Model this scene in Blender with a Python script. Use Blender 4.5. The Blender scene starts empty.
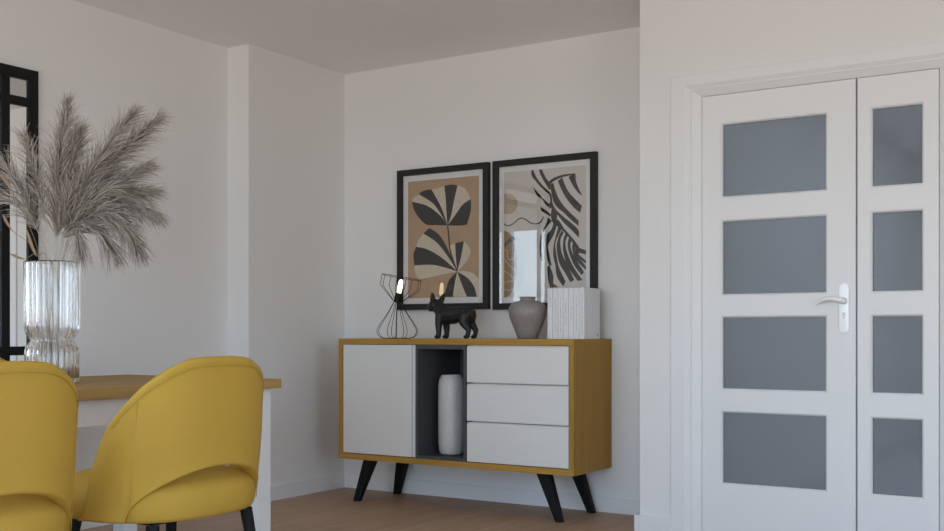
WORLD, HALL, EXPO = 3.85, 82.0, 0.0
LEAF_DARK = [[(0.056,0.829),(0.085,0.761),(0.153,0.692),(0.266,0.624),(0.41,0.614),(0.565,0.604),(0.492,0.674),(0.286,0.78)],[(0.153,0.888),(0.211,0.91),(0.336,0.921),(0.431,0.819),(0.513,0.707),(0.565,0.604),(0.492,0.684),(0.361,0.798)],[(0.521,0.939),(0.614,0.946),(0.707,0.934),(0.654,0.797),(0.614,0.679),(0.565,0.604),(0.553,0.705),(0.541,0.827)],[(0.886,0.811),(0.894,0.775),(0.886,0.704),(0.834,0.599),(0.715,0.598),(0.565,0.604),(0.674,0.688),(0.775,0.768)],[(0.224,0.548),(0.307,0.594),(0.451,0.528),(0.582,0.391),(0.703,0.215),(0.573,0.343),(0.41,0.469)],[(0.098,0.279),(0.077,0.368),(0.119,0.441),(0.286,0.411),(0.492,0.333),(0.703,0.215),(0.533,0.252),(0.328,0.281)],[(0.674,0.453),(0.794,0.464),(0.755,0.338),(0.703,0.215),(0.682,0.34)],[(0.703,0.215),(0.594,0.15),(0.513,0.006),(0.642,0.005),(0.662,0.101)],[(0.703,0.215),(0.755,0.123),(0.834,0.003),(0.972,0.001),(0.933,0.084),(0.846,0.157)],[(0.561,0.604),(0.578,0.603),(0.594,0.511),(0.614,0.39),(0.686,0.256),(0.711,0.215),(0.695,0.215),(0.666,0.254),(0.598,0.386),(0.573,0.512)]]
LEAF_CREAM = [[(0.565,0.604),(0.492,0.672),(0.286,0.777),(0.056,0.829),(0.068,0.848),(0.153,0.888),(0.361,0.798),(0.492,0.696)],[(0.565,0.604),(0.513,0.707),(0.431,0.819),(0.336,0.921),(0.41,0.92),(0.521,0.939),(0.541,0.827),(0.553,0.705)],[(0.565,0.604),(0.614,0.679),(0.654,0.797),(0.707,0.934),(0.814,0.898),(0.886,0.811),(0.775,0.768),(0.674,0.688)],[(0.703,0.215),(0.492,0.333),(0.286,0.411),(0.119,0.441),(0.161,0.501),(0.224,0.548),(0.41,0.469),(0.573,0.343)],[(0.703,0.215),(0.533,0.252),(0.328,0.281),(0.098,0.279),(0.102,0.22),(0.153,0.163),(0.245,0.166),(0.492,0.195)],[(0.703,0.215),(0.598,0.434),(0.674,0.453),(0.682,0.34)],[(0.703,0.215),(0.755,0.338),(0.794,0.464),(0.862,0.419),(0.886,0.371),(0.834,0.301)],[(0.703,0.215),(0.662,0.101),(0.642,0.005),(0.834,0.003),(0.755,0.123)],[(0.703,0.215),(0.846,0.157),(0.933,0.084),(0.972,0.001),(1.0,0.001),(1.0,0.147),(0.913,0.196),(0.794,0.218)]]
STRIPES = [[(0.346,1),(0.367,0.998),(0.408,0.938),(0.488,0.868),(0.562,0.821),(0.594,0.787),(0.568,0.793),(0.47,0.853),(0.39,0.917),(0.349,0.954)],[(0.44,0.997),(0.474,0.995),(0.524,0.927),(0.562,0.887),(0.562,0.837),(0.506,0.895),(0.453,0.964)],[(0.55,0.893),(0.62,0.922),(0.734,0.941),(0.876,0.942),(0.879,0.928),(0.786,0.928),(0.682,0.914),(0.603,0.89),(0.573,0.864),(0.585,0.831),(0.555,0.838)],[(0.795,0.921),(0.876,0.939),(0.884,0.882),(0.92,0.816),(0.963,0.762),(0.906,0.795),(0.846,0.852),(0.812,0.897)],[(0.668,0.895),(0.72,0.921),(0.743,0.878),(0.786,0.816),(0.855,0.759),(0.953,0.69),(0.932,0.637),(0.855,0.683),(0.769,0.757),(0.708,0.831)],[(0.576,0.87),(0.612,0.884),(0.633,0.834),(0.673,0.767),(0.734,0.704),(0.82,0.641),(0.915,0.578),(0.912,0.537),(0.82,0.592),(0.734,0.65),(0.664,0.691),(0.62,0.731),(0.594,0.798)],[(0.555,0.819),(0.59,0.798),(0.603,0.732),(0.638,0.681),(0.734,0.617),(0.838,0.559),(0.915,0.503),(0.915,0.449),(0.838,0.505),(0.734,0.574),(0.664,0.636),(0.655,0.588),(0.699,0.537),(0.62,0.562),(0.585,0.623),(0.594,0.688),(0.55,0.712),(0.576,0.744)],[(0.36,0.883),(0.385,0.851),(0.453,0.798),(0.524,0.746),(0.585,0.705),(0.585,0.683),(0.524,0.719),(0.462,0.771),(0.408,0.8)],[(0.456,0.707),(0.524,0.675),(0.585,0.639),(0.576,0.623),(0.515,0.653),(0.47,0.671)],[(0.55,0.619),(0.598,0.59),(0.524,0.538),(0.485,0.49),(0.47,0.402),(0.479,0.314),(0.479,0.259),(0.456,0.314),(0.447,0.403),(0.467,0.501),(0.524,0.565)],[(0.62,0.573),(0.655,0.55),(0.62,0.485),(0.585,0.443),(0.55,0.4),(0.568,0.323),(0.594,0.245),(0.568,0.24),(0.538,0.301),(0.527,0.4),(0.538,0.488),(0.585,0.519)],[(0.673,0.544),(0.713,0.52),(0.682,0.483),(0.65,0.441),(0.638,0.397),(0.655,0.309),(0.673,0.244),(0.699,0.199),(0.76,0.117),(0.734,0.079),(0.673,0.134),(0.647,0.179),(0.638,0.244),(0.612,0.321),(0.62,0.409),(0.65,0.484)],[(0.72,0.515),(0.737,0.492),(0.703,0.45),(0.699,0.396),(0.725,0.319),(0.786,0.241),(0.863,0.126),(0.817,0.11),(0.76,0.176),(0.69,0.254),(0.661,0.331),(0.655,0.408),(0.682,0.472)],[(0.76,0.492),(0.789,0.469),(0.76,0.426),(0.769,0.361),(0.812,0.284),(0.872,0.207),(0.958,0.124),(0.906,0.117),(0.829,0.186),(0.76,0.274),(0.73,0.362),(0.734,0.438)],[(0.807,0.463),(0.834,0.435),(0.817,0.392),(0.846,0.326),(0.906,0.26),(0.978,0.183),(0.949,0.162),(0.872,0.228),(0.817,0.305),(0.786,0.382),(0.789,0.426)],[(0.846,0.413),(0.872,0.391),(0.872,0.347),(0.924,0.292),(0.999,0.226),(0.999,0.199),(0.924,0.249),(0.863,0.304),(0.838,0.37)],[(0.881,0.39),(0.915,0.373),(1.0,0.349),(1.0,0.317),(0.92,0.333),(0.913,0.322),(1.0,0.269),(1.0,0.247),(0.903,0.305),(0.872,0.353)],[(0.673,0.593),(0.743,0.525),(0.803,0.479),(0.872,0.423),(0.924,0.373),(0.881,0.363),(0.82,0.435),(0.751,0.492),(0.682,0.538),(0.62,0.562),(0.612,0.6)],[(0.541,0.236),(0.568,0.246),(0.612,0.168),(0.612,0.103),(0.678,0.074),(0.576,0.071),(0.55,0.137)],[(0.001,0.598),(0.025,0.582),(0.062,0.577),(0.117,0.59),(0.171,0.618),(0.216,0.631),(0.271,0.621),(0.325,0.594),(0.387,0.578),(0.441,0.584),(0.476,0.611),(0.487,0.632),(0.497,0.626),(0.485,0.599),(0.45,0.575),(0.387,0.571),(0.319,0.586),(0.265,0.614),(0.216,0.623),(0.177,0.611),(0.12,0.582),(0.062,0.569),(0.021,0.575),(0.001,0.589)]]
SUN_DISC = [(0.001,0.83),(0.003,0.826),(0.027,0.829),(0.053,0.829),(0.078,0.826),(0.102,0.819),(0.124,0.81),(0.142,0.797),(0.157,0.783),(0.167,0.767),(0.172,0.75),(0.172,0.733),(0.167,0.717),(0.157,0.702),(0.142,0.689),(0.124,0.678),(0.102,0.67),(0.078,0.665),(0.053,0.664),(0.027,0.666),(0.003,0.672),(0.001,0.673)]
OVAL_PALE = [(0.004,0.539),(0.023,0.537),(0.059,0.531),(0.094,0.52),(0.128,0.506),(0.159,0.487),(0.187,0.465),(0.213,0.439),(0.234,0.411),(0.252,0.381),(0.266,0.348),(0.275,0.314),(0.28,0.28),(0.28,0.245),(0.275,0.211),(0.266,0.178),(0.252,0.146),(0.234,0.116),(0.213,0.089),(0.187,0.064),(0.159,0.043),(0.128,0.026),(0.094,0.013),(0.059,0.004),(0.023,0.0),(0.004,-0.0)]
OVAL_BROWN = [(0.004,0.539),(0.023,0.531),(0.047,0.526),(0.068,0.516),(0.086,0.502),(0.103,0.485),(0.117,0.463),(0.129,0.439),(0.14,0.411),(0.148,0.381),(0.155,0.349),(0.159,0.316),(0.161,0.282),(0.161,0.248),(0.159,0.214),(0.155,0.181),(0.148,0.15),(0.14,0.12),(0.129,0.093),(0.117,0.069),(0.103,0.048),(0.086,0.031),(0.068,0.018),(0.047,0.01),(0.023,0.005),(0.004,0.006)]
OVAL_GOLD = [(0.004,0.537),(0.033,0.513),(0.033,0.012),(0.004,0.006)]
OVAL_ARC = [(0.008,0.431),(0.06,0.468),(0.122,0.487),(0.153,0.458),(0.091,0.441),(0.039,0.424),(0.012,0.399)]
OVAL_LINES = [[(0.012,0.387),(0.049,0.367),(0.039,0.335),(0.07,0.303),(0.122,0.314),(0.153,0.358)],[(0.008,0.311),(0.07,0.258),(0.153,0.212)],[(0.008,0.215),(0.091,0.176),(0.143,0.124),(0.122,0.074),(0.049,0.059),(0.008,0.069)],[(0.012,0.12),(0.07,0.132),(0.132,0.131)]]
import bpy, bmesh, math, random
from mathutils import Vector, Matrix, noise

random.seed(11)
SC = bpy.context.scene
COL = SC.collection
R = math.radians
CAM_H = 0.9275          # eye height
ROOM_H = 2.5

# ------------------------------------------------------------------ materials
def new_mat(name):
    m = bpy.data.materials.new(name); m.use_nodes = True
    nt = m.node_tree
    return m, nt, nt.nodes['Principled BSDF']

def plain(name, col, rough=0.6, metal=0.0, bump=0.0, bscale=200.0, var=0.0, vscale=6.0, spec=0.5):
    m, nt, p = new_mat(name)
    p.inputs['Base Color'].default_value = (*col, 1)
    p.inputs['Roughness'].default_value = rough
    p.inputs['Metallic'].default_value = metal
    p.inputs['Specular IOR Level'].default_value = spec
    tc = nt.nodes.new('ShaderNodeTexCoord')
    if bump > 0:
        n = nt.nodes.new('ShaderNodeTexNoise'); n.inputs['Scale'].default_value = bscale
        n.inputs['Detail'].default_value = 3
        nt.links.new(tc.outputs['Object'], n.inputs['Vector'])
        b = nt.nodes.new('ShaderNodeBump'); b.inputs['Strength'].default_value = bump
        b.inputs['Distance'].default_value = 0.004
        nt.links.new(n.outputs['Fac'], b.inputs['Height'])
        nt.links.new(b.outputs['Normal'], p.inputs['Normal'])
    if var > 0:
        n = nt.nodes.new('ShaderNodeTexNoise'); n.inputs['Scale'].default_value = vscale
        n.inputs['Detail'].default_value = 4
        nt.links.new(tc.outputs['Object'], n.inputs['Vector'])
        r = nt.nodes.new('ShaderNodeValToRGB')
        r.color_ramp.elements[0].position = 0.3; r.color_ramp.elements[1].position = 0.7
        r.color_ramp.elements[0].color = (*[c * (1 - var) for c in col], 1)
        r.color_ramp.elements[1].color = (*[min(1, c * (1 + var)) for c in col], 1)
        nt.links.new(n.outputs['Fac'], r.inputs['Fac'])
        nt.links.new(r.outputs['Color'], p.inputs['Base Color'])
    return m

def wood(name, light, dark, scale, rough=0.6, detail=6, lo=0.35, hi=0.65):
    """grain: noise stretched along the axis whose scale is smallest"""
    m, nt, p = new_mat(name)
    tc = nt.nodes.new('ShaderNodeTexCoord')
    mp = nt.nodes.new('ShaderNodeMapping'); mp.inputs['Scale'].default_value = scale
    n = nt.nodes.new('ShaderNodeTexNoise'); n.inputs['Scale'].default_value = 1.0
    n.inputs['Detail'].default_value = detail; n.inputs['Roughness'].default_value = 0.6
    r = nt.nodes.new('ShaderNodeValToRGB')
    r.color_ramp.elements[0].position = lo; r.color_ramp.elements[1].position = hi
    r.color_ramp.elements[0].color = (*dark, 1); r.color_ramp.elements[1].color = (*light, 1)
    nt.links.new(tc.outputs['Object'], mp.inputs['Vector'])
    nt.links.new(mp.outputs['Vector'], n.inputs['Vector'])
    nt.links.new(n.outputs['Fac'], r.inputs['Fac'])
    nt.links.new(r.outputs['Color'], p.inputs['Base Color'])
    p.inputs['Roughness'].default_value = rough; p.inputs['Specular IOR Level'].default_value = 0.25
    return m

def plank_floor(name):
    m, nt, p = new_mat(name)
    tc = nt.nodes.new('ShaderNodeTexCoord')
    mp = nt.nodes.new('ShaderNodeMapping'); mp.inputs['Rotation'].default_value = (0, 0, R(90))
    br = nt.nodes.new('ShaderNodeTexBrick')
    br.offset = 0.37; br.inputs['Scale'].default_value = 1.0
    br.inputs['Brick Width'].default_value = 1.25; br.inputs['Row Height'].default_value = 0.16
    br.inputs['Mortar Size'].default_value = 0.0012; br.inputs['Bias'].default_value = 0.0
    br.inputs['Color1'].default_value = (0.43, 0.29, 0.185, 1)
    br.inputs['Color2'].default_value = (0.48, 0.325, 0.208, 1)
    br.inputs['Mortar'].default_value = (0.30, 0.20, 0.14, 1)
    mp2 = nt.nodes.new('ShaderNodeMapping'); mp2.inputs['Scale'].default_value = (28, 1.6, 1)
    n = nt.nodes.new('ShaderNodeTexNoise'); n.inputs['Scale'].default_value = 1.0; n.inputs['Detail'].default_value = 6
    r = nt.nodes.new('ShaderNodeValToRGB')
    r.color_ramp.elements[0].position = 0.3; r.color_ramp.elements[1].position = 0.7
    r.color_ramp.elements[0].color = (0.84, 0.82, 0.80, 1); r.color_ramp.elements[1].color = (1.08, 1.08, 1.08, 1)
    mx = nt.nodes.new('ShaderNodeMix'); mx.data_type = 'RGBA'; mx.blend_type = 'MULTIPLY'
    mx.inputs[0].default_value = 1.0
    nt.links.new(tc.outputs['Object'], mp.inputs['Vector'])
    nt.links.new(mp.outputs['Vector'], br.inputs['Vector'])
    nt.links.new(tc.outputs['Object'], mp2.inputs['Vector'])
    nt.links.new(mp2.outputs['Vector'], n.inputs['Vector'])
    nt.links.new(n.outputs['Fac'], r.inputs['Fac'])
    nt.links.new(br.outputs['Color'], mx.inputs[6]); nt.links.new(r.outputs['Color'], mx.inputs[7])
    nt.links.new(mx.outputs[2], p.inputs['Base Color'])
    p.inputs['Roughness'].default_value = 0.5
    return m

def clear_pane(name, tint=(1, 1, 1), gloss=1.0):
    """thin picture glass: see-through with a fresnel reflection"""
    m, nt, p = new_mat(name); nt.nodes.remove(p)
    out = nt.nodes['Material Output']
    t = nt.nodes.new('ShaderNodeBsdfTransparent'); t.inputs['Color'].default_value = (*tint, 1)
    g = nt.nodes.new('ShaderNodeBsdfGlossy'); g.inputs['Roughness'].default_value = 0.0
    fr = nt.nodes.new('ShaderNodeFresnel'); fr.inputs['IOR'].default_value = 1.95
    geo = nt.nodes.new('ShaderNodeNewGeometry'); front = nt.nodes.new('ShaderNodeMath'); front.operation = 'SUBTRACT'
    front.inputs[0].default_value = 1.0; nt.links.new(geo.outputs['Backfacing'], front.inputs[1])
    both = nt.nodes.new('ShaderNodeMath'); both.operation = 'MULTIPLY'; nt.links.new(front.outputs[0], both.inputs[0])
    mu = nt.nodes.new('ShaderNodeMath'); mu.operation = 'MULTIPLY'; mu.inputs[1].default_value = gloss
    mx = nt.nodes.new('ShaderNodeMixShader')
    nt.links.new(fr.outputs[0], mu.inputs[0]); nt.links.new(mu.outputs[0], both.inputs[1]); nt.links.new(both.outputs[0], mx.inputs[0])
    nt.links.new(t.outputs[0], mx.inputs[1]); nt.links.new(g.outputs[0], mx.inputs[2])
    nt.links.new(mx.outputs[0], out.inputs['Surface'])
    return m

def smoked_pane(name):
    m, nt, p = new_mat(name); nt.nodes.remove(p)
    out = nt.nodes['Material Output']
    t = nt.nodes.new('ShaderNodeBsdfTransparent'); t.inputs['Color'].default_value = (0.52, 0.56, 0.61, 1)
    d = nt.nodes.new('ShaderNodeBsdfDiffuse'); d.inputs['Color'].default_value = (0.20, 0.215, 0.235, 1)
    mx = nt.nodes.new('ShaderNodeMixShader'); mx.inputs[0].default_value = 0.48
    nt.links.new(t.outputs[0], mx.inputs[1]); nt.links.new(d.outputs[0], mx.inputs[2])
    nt.links.new(mx.outputs[0], out.inputs['Surface'])
    return m

def glass_solid(name):
    m, nt, p = new_mat(name)
    p.inputs['Base Color'].default_value = (1, 1, 1, 1)
    p.inputs['Transmission Weight'].default_value = 1.0
    p.inputs['Roughness'].default_value = 0.02
    p.inputs['IOR'].default_value = 1.45
    return m

def emitter(name, col, strength):
    m, nt, p = new_mat(name)
    p.inputs['Base Color'].default_value = (1, .95, .85, 1)
    p.inputs['Emission Color'].default_value = (*col, 1)
    p.inputs['Emission Strength'].default_value = strength
    return m

M = {}
M['paint'] = plain('wall_paint', (0.80, 0.79, 0.78), 0.9, bump=0.03, bscale=260, spec=0.2)
M['hall_floor'] = plain('pale_hall_tile', (0.50, 0.50, 0.50), 0.6, var=0.04)
M['ceiling'] = plain('ceiling_paint', (0.90, 0.88, 0.86), 0.95, spec=0.1)
M['lacquer'] = plain('door_lacquer', (0.80, 0.80, 0.795), 0.4, spec=0.3)
M['floor'] = plank_floor('oak_planks')
M['front_white'] = plain('white_front', (0.75, 0.73, 0.695), 0.45, spec=0.3)
M['alu'] = plain('pale_grip_edge', (0.72, 0.73, 0.75), 0.35, spec=0.5)
M['oak_x'] = wood('oak_along_x', (0.49, 0.272, 0.055), (0.385, 0.205, 0.036), (2.5, 50, 50))
M['oak_z'] = wood('oak_along_z', (0.43, 0.247, 0.052), (0.30, 0.165, 0.032), (60, 90, 1.2), lo=0.3, hi=0.62)
M['oak_y'] = wood('oak_along_y', (0.47, 0.30, 0.105), (0.36, 0.22, 0.068), (40, 2.2, 40))
M['niche'] = plain('graphite_board', (0.075, 0.077, 0.079), 0.6, spec=0.2)
M['black_wood'] = plain('black_leg', (0.010, 0.010, 0.010), 0.55, spec=0.15)
M['black_metal'] = plain('black_metal', (0.009, 0.009, 0.009), 0.45, spec=0.2)
M['frame_black'] = plain('black_frame', (0.028, 0.027, 0.026), 0.55, spec=0.2)
M['mat_white'] = plain('mat_board', (0.80, 0.79, 0.78), 0.9, spec=0.1)
M['tan'] = plain('print_tan', (0.47, 0.31, 0.185), 0.9, var=0.05, vscale=30, spec=0.1)
M['ink'] = plain('print_ink', (0.022, 0.020, 0.018), 0.85, spec=0.1)
M['cream'] = plain('print_cream', (0.64, 0.56, 0.43), 0.9, var=0.06, vscale=60, spec=0.1)
M['pale'] = plain('print_pale', (0.63, 0.585, 0.54), 0.9, spec=0.1)
M['sun'] = plain('print_sand', (0.46, 0.37, 0.26), 0.9, var=0.08, vscale=50, spec=0.1)
M['oval_pale'] = plain('print_oval', (0.55, 0.53, 0.51), 0.9, spec=0.1)
M['oval_brown'] = plain('print_brown', (0.30, 0.185, 0.105), 0.9, spec=0.1)
M['oval_gold'] = plain('print_gold', (0.40, 0.22, 0.035), 0.9, spec=0.1)
M['oval_slate'] = plain('print_slate', (0.075, 0.075, 0.085), 0.9, spec=0.1)
M['line_white'] = plain('print_line', (0.62, 0.59, 0.56), 0.9, spec=0.1)
M['picture_glass'] = clear_pane('picture_glass')
M['smoked'] = smoked_pane('smoked_glass')
M['mirror'] = plain('mirror_silver', (0.90, 0.91, 0.91), 0.0, 1.0)
M['yellow'] = plain('yellow_velvet', (0.50, 0.312, 0.048), 0.75, bump=0.10, bscale=420, var=0.03, vscale=260, spec=0.25)
M['yellow_seam'] = plain('yellow_seam', (0.50, 0.34, 0.06), 0.8, spec=0.2)
M['chrome'] = plain('satin_nickel', (0.88, 0.89, 0.90), 0.35, 0.12)
M['glass'] = glass_solid('clear_glass')
M['ceramic_grey'] = plain('taupe_ceramic', (0.27, 0.245, 0.225), 0.42, bump=0.08, bscale=90, var=0.10, vscale=70)
M['ceramic_white'] = plain('speckled_white_ceramic', (0.60, 0.575, 0.55), 0.4, bump=0.05, bscale=60, var=0.06, vscale=90)
M['dog'] = plain('black_resin', (0.016, 0.016, 0.016), 0.42, spec=0.35, bump=0.06, bscale=120)
M['cover'] = plain('white_book_cover', (0.78, 0.785, 0.80), 0.55, spec=0.3)
M['pages'] = plain('book_paper', (0.72, 0.70, 0.66), 0.9, bump=0.1, bscale=400)
M['print_grey'] = plain('spine_print', (0.36, 0.36, 0.37), 0.8)
M['bulb'] = emitter('warm_filament_bulb', (1.0, 0.80, 0.52), 6.0)
M['plume'] = plain('pampas_plume', (0.39, 0.345, 0.305), 0.95, spec=0.05, var=0.28, vscale=70)
M['stem'] = plain('dry_stem', (0.56, 0.51, 0.44), 0.9, spec=0.1)
M['leaf'] = plain('dry_leaf', (0.30, 0.215, 0.14), 0.9, spec=0.1)
M['upvc'] = plain('white_window_frame', (0.8, 0.8, 0.8), 0.4)

# ------------------------------------------------------------------ helpers
def obj(name, bm, mat, parent=None, smooth=False, bevel=0.0):
    bmesh.ops.recalc_face_normals(bm, faces=bm.faces[:])
    if bevel > 0:
        es = [e for e in bm.edges if len(e.link_faces) == 2 and e.calc_face_angle(0) > R(30)]
        bmesh.ops.bevel(bm, geom=es, offset=bevel, segments=2, profile=0.7, affect='EDGES', clamp_overlap=True)
    me = bpy.data.meshes.new(name); bm.to_mesh(me); bm.free()
    mats = mat if isinstance(mat, (list, tuple)) else [mat]
    for m in mats: me.materials.append(m)
    if smooth:
        for p in me.polygons: p.use_smooth = True
        if smooth != 'all':
            try: me.set_sharp_from_angle(angle=R(35))
            except Exception: pass
    o = bpy.data.objects.new(name, me); COL.objects.link(o)
    if parent: o.parent = parent
    return o

def thing(name, label, cat, loc=(0, 0, 0), rz=0.0, group=None):
    o = bpy.data.objects.new(name, None); COL.objects.link(o)
    o.empty_display_size = 0.1
    o.location = loc; o.rotation_euler = (0, 0, rz)
    return tag(o, label, cat, group)

def tag(o, label, cat, group=None):
    o['label'] = label; o['category'] = cat
    if group: o['group'] = group
    return o

def struct(o, label=None):
    o['kind'] = 'structure'
    if label: o['label'] = label
    return o

def copy_tree(o, parent=None):
    c = o.copy(); COL.objects.link(c); c.parent = parent
    for ch in list(o.children): copy_tree(ch, c)
    return c

def box(bm, x0, x1, y0, y1, z0, z1):
    v = [bm.verts.new((x, y, z)) for x in (x0, x1) for y in (y0, y1) for z in (z0, z1)]
    for f in ((0, 1, 3, 2), (4, 6, 7, 5), (0, 4, 5, 1), (2, 3, 7, 6), (0, 2, 6, 4), (1, 5, 7, 3)):
        bm.faces.new([v[i] for i in f])
    return v

def bx(*a):
    bm = bmesh.new(); box(bm, *a); return bm

def tube(bm, pts, rad, n=8, closed=False):
    pts = [Vector(p) for p in pts]
    N = len(pts)
    rads = rad if isinstance(rad, (list, tuple)) else [rad] * N
    rings = []; up = None
    for i, p in enumerate(pts):
        if closed: d = pts[(i + 1) % N] - pts[i - 1]
        else: d = pts[min(i + 1, N - 1)] - pts[max(i - 1, 0)]
        d.normalize()
        if up is None:
            up = Vector((0, 0, 1)) if abs(d.z) < 0.9 else Vector((1, 0, 0))
        s = d.cross(up)
        if s.length < 1e-6: s = d.orthogonal()
        s.normalize(); up = s.cross(d).normalized()
        rings.append([bm.verts.new(p + (s * math.cos(2 * math.pi * k / n) + up * math.sin(2 * math.pi * k / n)) * rads[i]) for k in range(n)])
    M_ = N if closed else N - 1
    for i in range(M_):
        a, b = rings[i], rings[(i + 1) % N]
        for k in range(n):
            bm.faces.new((a[k], a[(k + 1) % n], b[(k + 1) % n], b[k]))
    if not closed:
        bm.faces.new(rings[0][::-1]); bm.faces.new(rings[-1])

def lathe(bm, prof, n=48, rib=0.0, ribs=0, cx=0, cy=0):
    """prof: list of (r, z, rib_weight); closed when r = 0 at an end"""
    rings = []
    for q in prof:
        r, z = q[0], q[1]; w = q[2] if len(q) > 2 else 0
        if r < 1e-6:
            rings.append([bm.verts.new((cx, cy, z))]); continue
        ring = []
        for k in range(n):
            a = 2 * math.pi * k / n
            rr = r + w * rib * (abs(math.cos(ribs * a / 2)) - 0.6 if ribs else 0)
            ring.append(bm.verts.new((cx + rr * math.cos(a), cy + rr * math.sin(a), z)))
        rings.append(ring)
    for i in range(len(rings) - 1):
        a, b = rings[i], rings[i + 1]
        for k in range(n):
            k2 = (k + 1) % n
            if len(a) == 1 and len(b) == 1: continue
            if len(a) == 1: bm.faces.new((a[0], b[k2], b[k]))
            elif len(b) == 1: bm.faces.new((a[k], a[k2], b[0]))
            else: bm.faces.new((a[k], a[k2], b[k2], b[k]))

def curve_pts(ctrl, n=8):
    """Catmull-Rom through control points"""
    P = [Vector(c) for c in ctrl]
    out = []
    for i in range(len(P) - 1):
        p0 = P[max(i - 1, 0)]; p1 = P[i]; p2 = P[i + 1]; p3 = P[min(i + 2, len(P) - 1)]
        for k in range(n):
            t = k / n
            out.append(0.5 * ((2 * p1) + (p2 - p0) * t + (2 * p0 - 5 * p1 + 4 * p2 - p3) * t * t + (3 * p1 - p0 - 3 * p2 + p3) * t ** 3))
    out.append(P[-1]); return out

def interp(tab, x):
    if x <= tab[0][0]: return tab[0][1]
    for (a, va), (b, vb) in zip(tab, tab[1:]):
        if x <= b: return va + (vb - va) * (x - a) / (b - a)
    return tab[-1][1]

# ------------------------------------------------------------------ room shell
XL, XR, YR, YB = -4.317, 1.6, -1.4, 5.155      # left wall, right wall, rear wall, back wall
XC, YC = -4.16, 4.334                          # corner column face and its end
XE, YE = -2.043, 4.72                          # edge and face of the door wall
XH, YH, XHR = -1.85, 10.25, 0.25               # hall beyond the doors
T = 0.12
struct(obj('floor', bx(XL - T, XR + T, YR - T, YB + T, -0.1, 0.0), M['floor']), 'brown oak plank floor')
struct(obj('ceiling', bx(XL - T, XR + T, YR - T, YH + T, ROOM_H, ROOM_H + 0.1), M['ceiling']), 'plain white ceiling')
struct(obj('wall_left', bx(XL - T, XL, YR - T, YC, 0, ROOM_H), M['paint']), 'long white wall carrying the black mirror')
struct(obj('wall_column', bx(XL - T, XC, YC, YB + T, 0, ROOM_H), M['paint']), 'white pier standing forward in the corner')
struct(obj('wall_back', bx(XC, XE, YB, YB + T, 0, ROOM_H), M['paint']), 'white wall behind the sideboard and pictures')
W3 = (0.5, 2.3); W3Z = (0.15, 2.1)  # unseen side opening, added to let more light onto the left wall
bm = bmesh.new()
box(bm, XR, XR + T, YR - T, W3[0], 0, ROOM_H); box(bm, XR, XR + T, W3[1], YE + T, 0, ROOM_H)
box(bm, XR, XR + T, W3[0], W3[1], W3Z[1], ROOM_H); box(bm, XR, XR + T, W3[0], W3[1], 0, W3Z[0])
struct(obj('wall_right', bm, M['paint']))
bm = bmesh.new()
for z0_, z1_ in ((W3Z[0], W3Z[0] + 0.06), (W3Z[1] - 0.06, W3Z[1])): box(bm, XR + 0.04, XR + 0.10, W3[0], W3[1], z0_, z1_)
for y0_ in (W3[0], W3[1] - 0.06): box(bm, XR + 0.04, XR + 0.10, y0_, y0_ + 0.06, W3Z[0] + 0.06, W3Z[1] - 0.06)
w3 = struct(obj('window_3', bm, M['upvc']))
obj('window_pane', bx(XR + 0.068, XR + 0.072, W3[0] + 0.06, W3[1] - 0.06, W3Z[0] + 0.06, W3Z[1] - 0.06), M['picture_glass'], w3)
bm = bmesh.new()                                 # door wall with its opening
box(bm, XE, -1.79, YE, YB + T, 0, ROOM_H)
box(bm, -0.70, XR + T, YE, YE + T, 0, ROOM_H)
box(bm, -1.79, -0.70, YE, YE + T, 2.05, ROOM_H)
struct(obj('wall_front', bm, M['paint']), 'white wall holding the glazed double doors')
W1 = (-3.90, -1.77); W2 = (-1.725, 1.1); WZ = (0.06, 2.27)
bm = bmesh.new()                                 # rear wall with the garden window opening
box(bm, XL - T, W1[0], YR - T, YR, 0, ROOM_H)
box(bm, W2[1], XR + T, YR - T, YR, 0, ROOM_H)
box(bm, W1[0], W2[1], YR - T, YR, WZ[1], ROOM_H)
box(bm, W1[0], W2[1], YR - T, YR, 0, WZ[0])
struct(obj('wall_rear', bm, M['paint']))
for k, (a, b) in enumerate((W1, W2)):
    bm = bmesh.new()
    inner = 0.0
    box(bm, a, b, YR - 0.10, YR - 0.04, WZ[1] - 0.06, WZ[1])
    box(bm, a, b, YR - 0.10, YR - 0.04, WZ[0], WZ[0] + 0.06)
    box(bm, a, a + 0.05, YR - 0.10, YR - 0.04, WZ[0] + 0.06, WZ[1] - 0.06)
    box(bm, b - 0.05, b, YR - 0.10, YR - 0.04, WZ[0] + 0.06, WZ[1] - 0.06)
    w = struct(obj('window_%d' % (k + 1), bm, M['upvc']))
    g = obj('window_pane', bx(a + 0.05, b - 0.05, YR - 0.072, YR - 0.068, WZ[0] + 0.06, WZ[1] - 0.06), M['picture_glass'], w)
struct(obj('trim_2', bx(W1[1], W2[0], YR - 0.11, YR - 0.03, WZ[0], WZ[1]), M['upvc']))
# hall beyond the doors
struct(obj('floor_hall', bx(XH - T, XHR + T, YB + T, YH + T, -0.1, 0.0), M['hall_floor']))
struct(obj('wall_hall_left', bx(XH - T, XH, YB + T, YH + T, 0, ROOM_H), M['paint']))
struct(obj('wall_hall_end', bx(XH, XHR + T, YH, YH + T, 0, ROOM_H), M['paint']))
struct(obj('wall_hall_right', bx(XHR, XHR + T, YE + T, YH, 0, ROOM_H), M['paint']))

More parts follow.
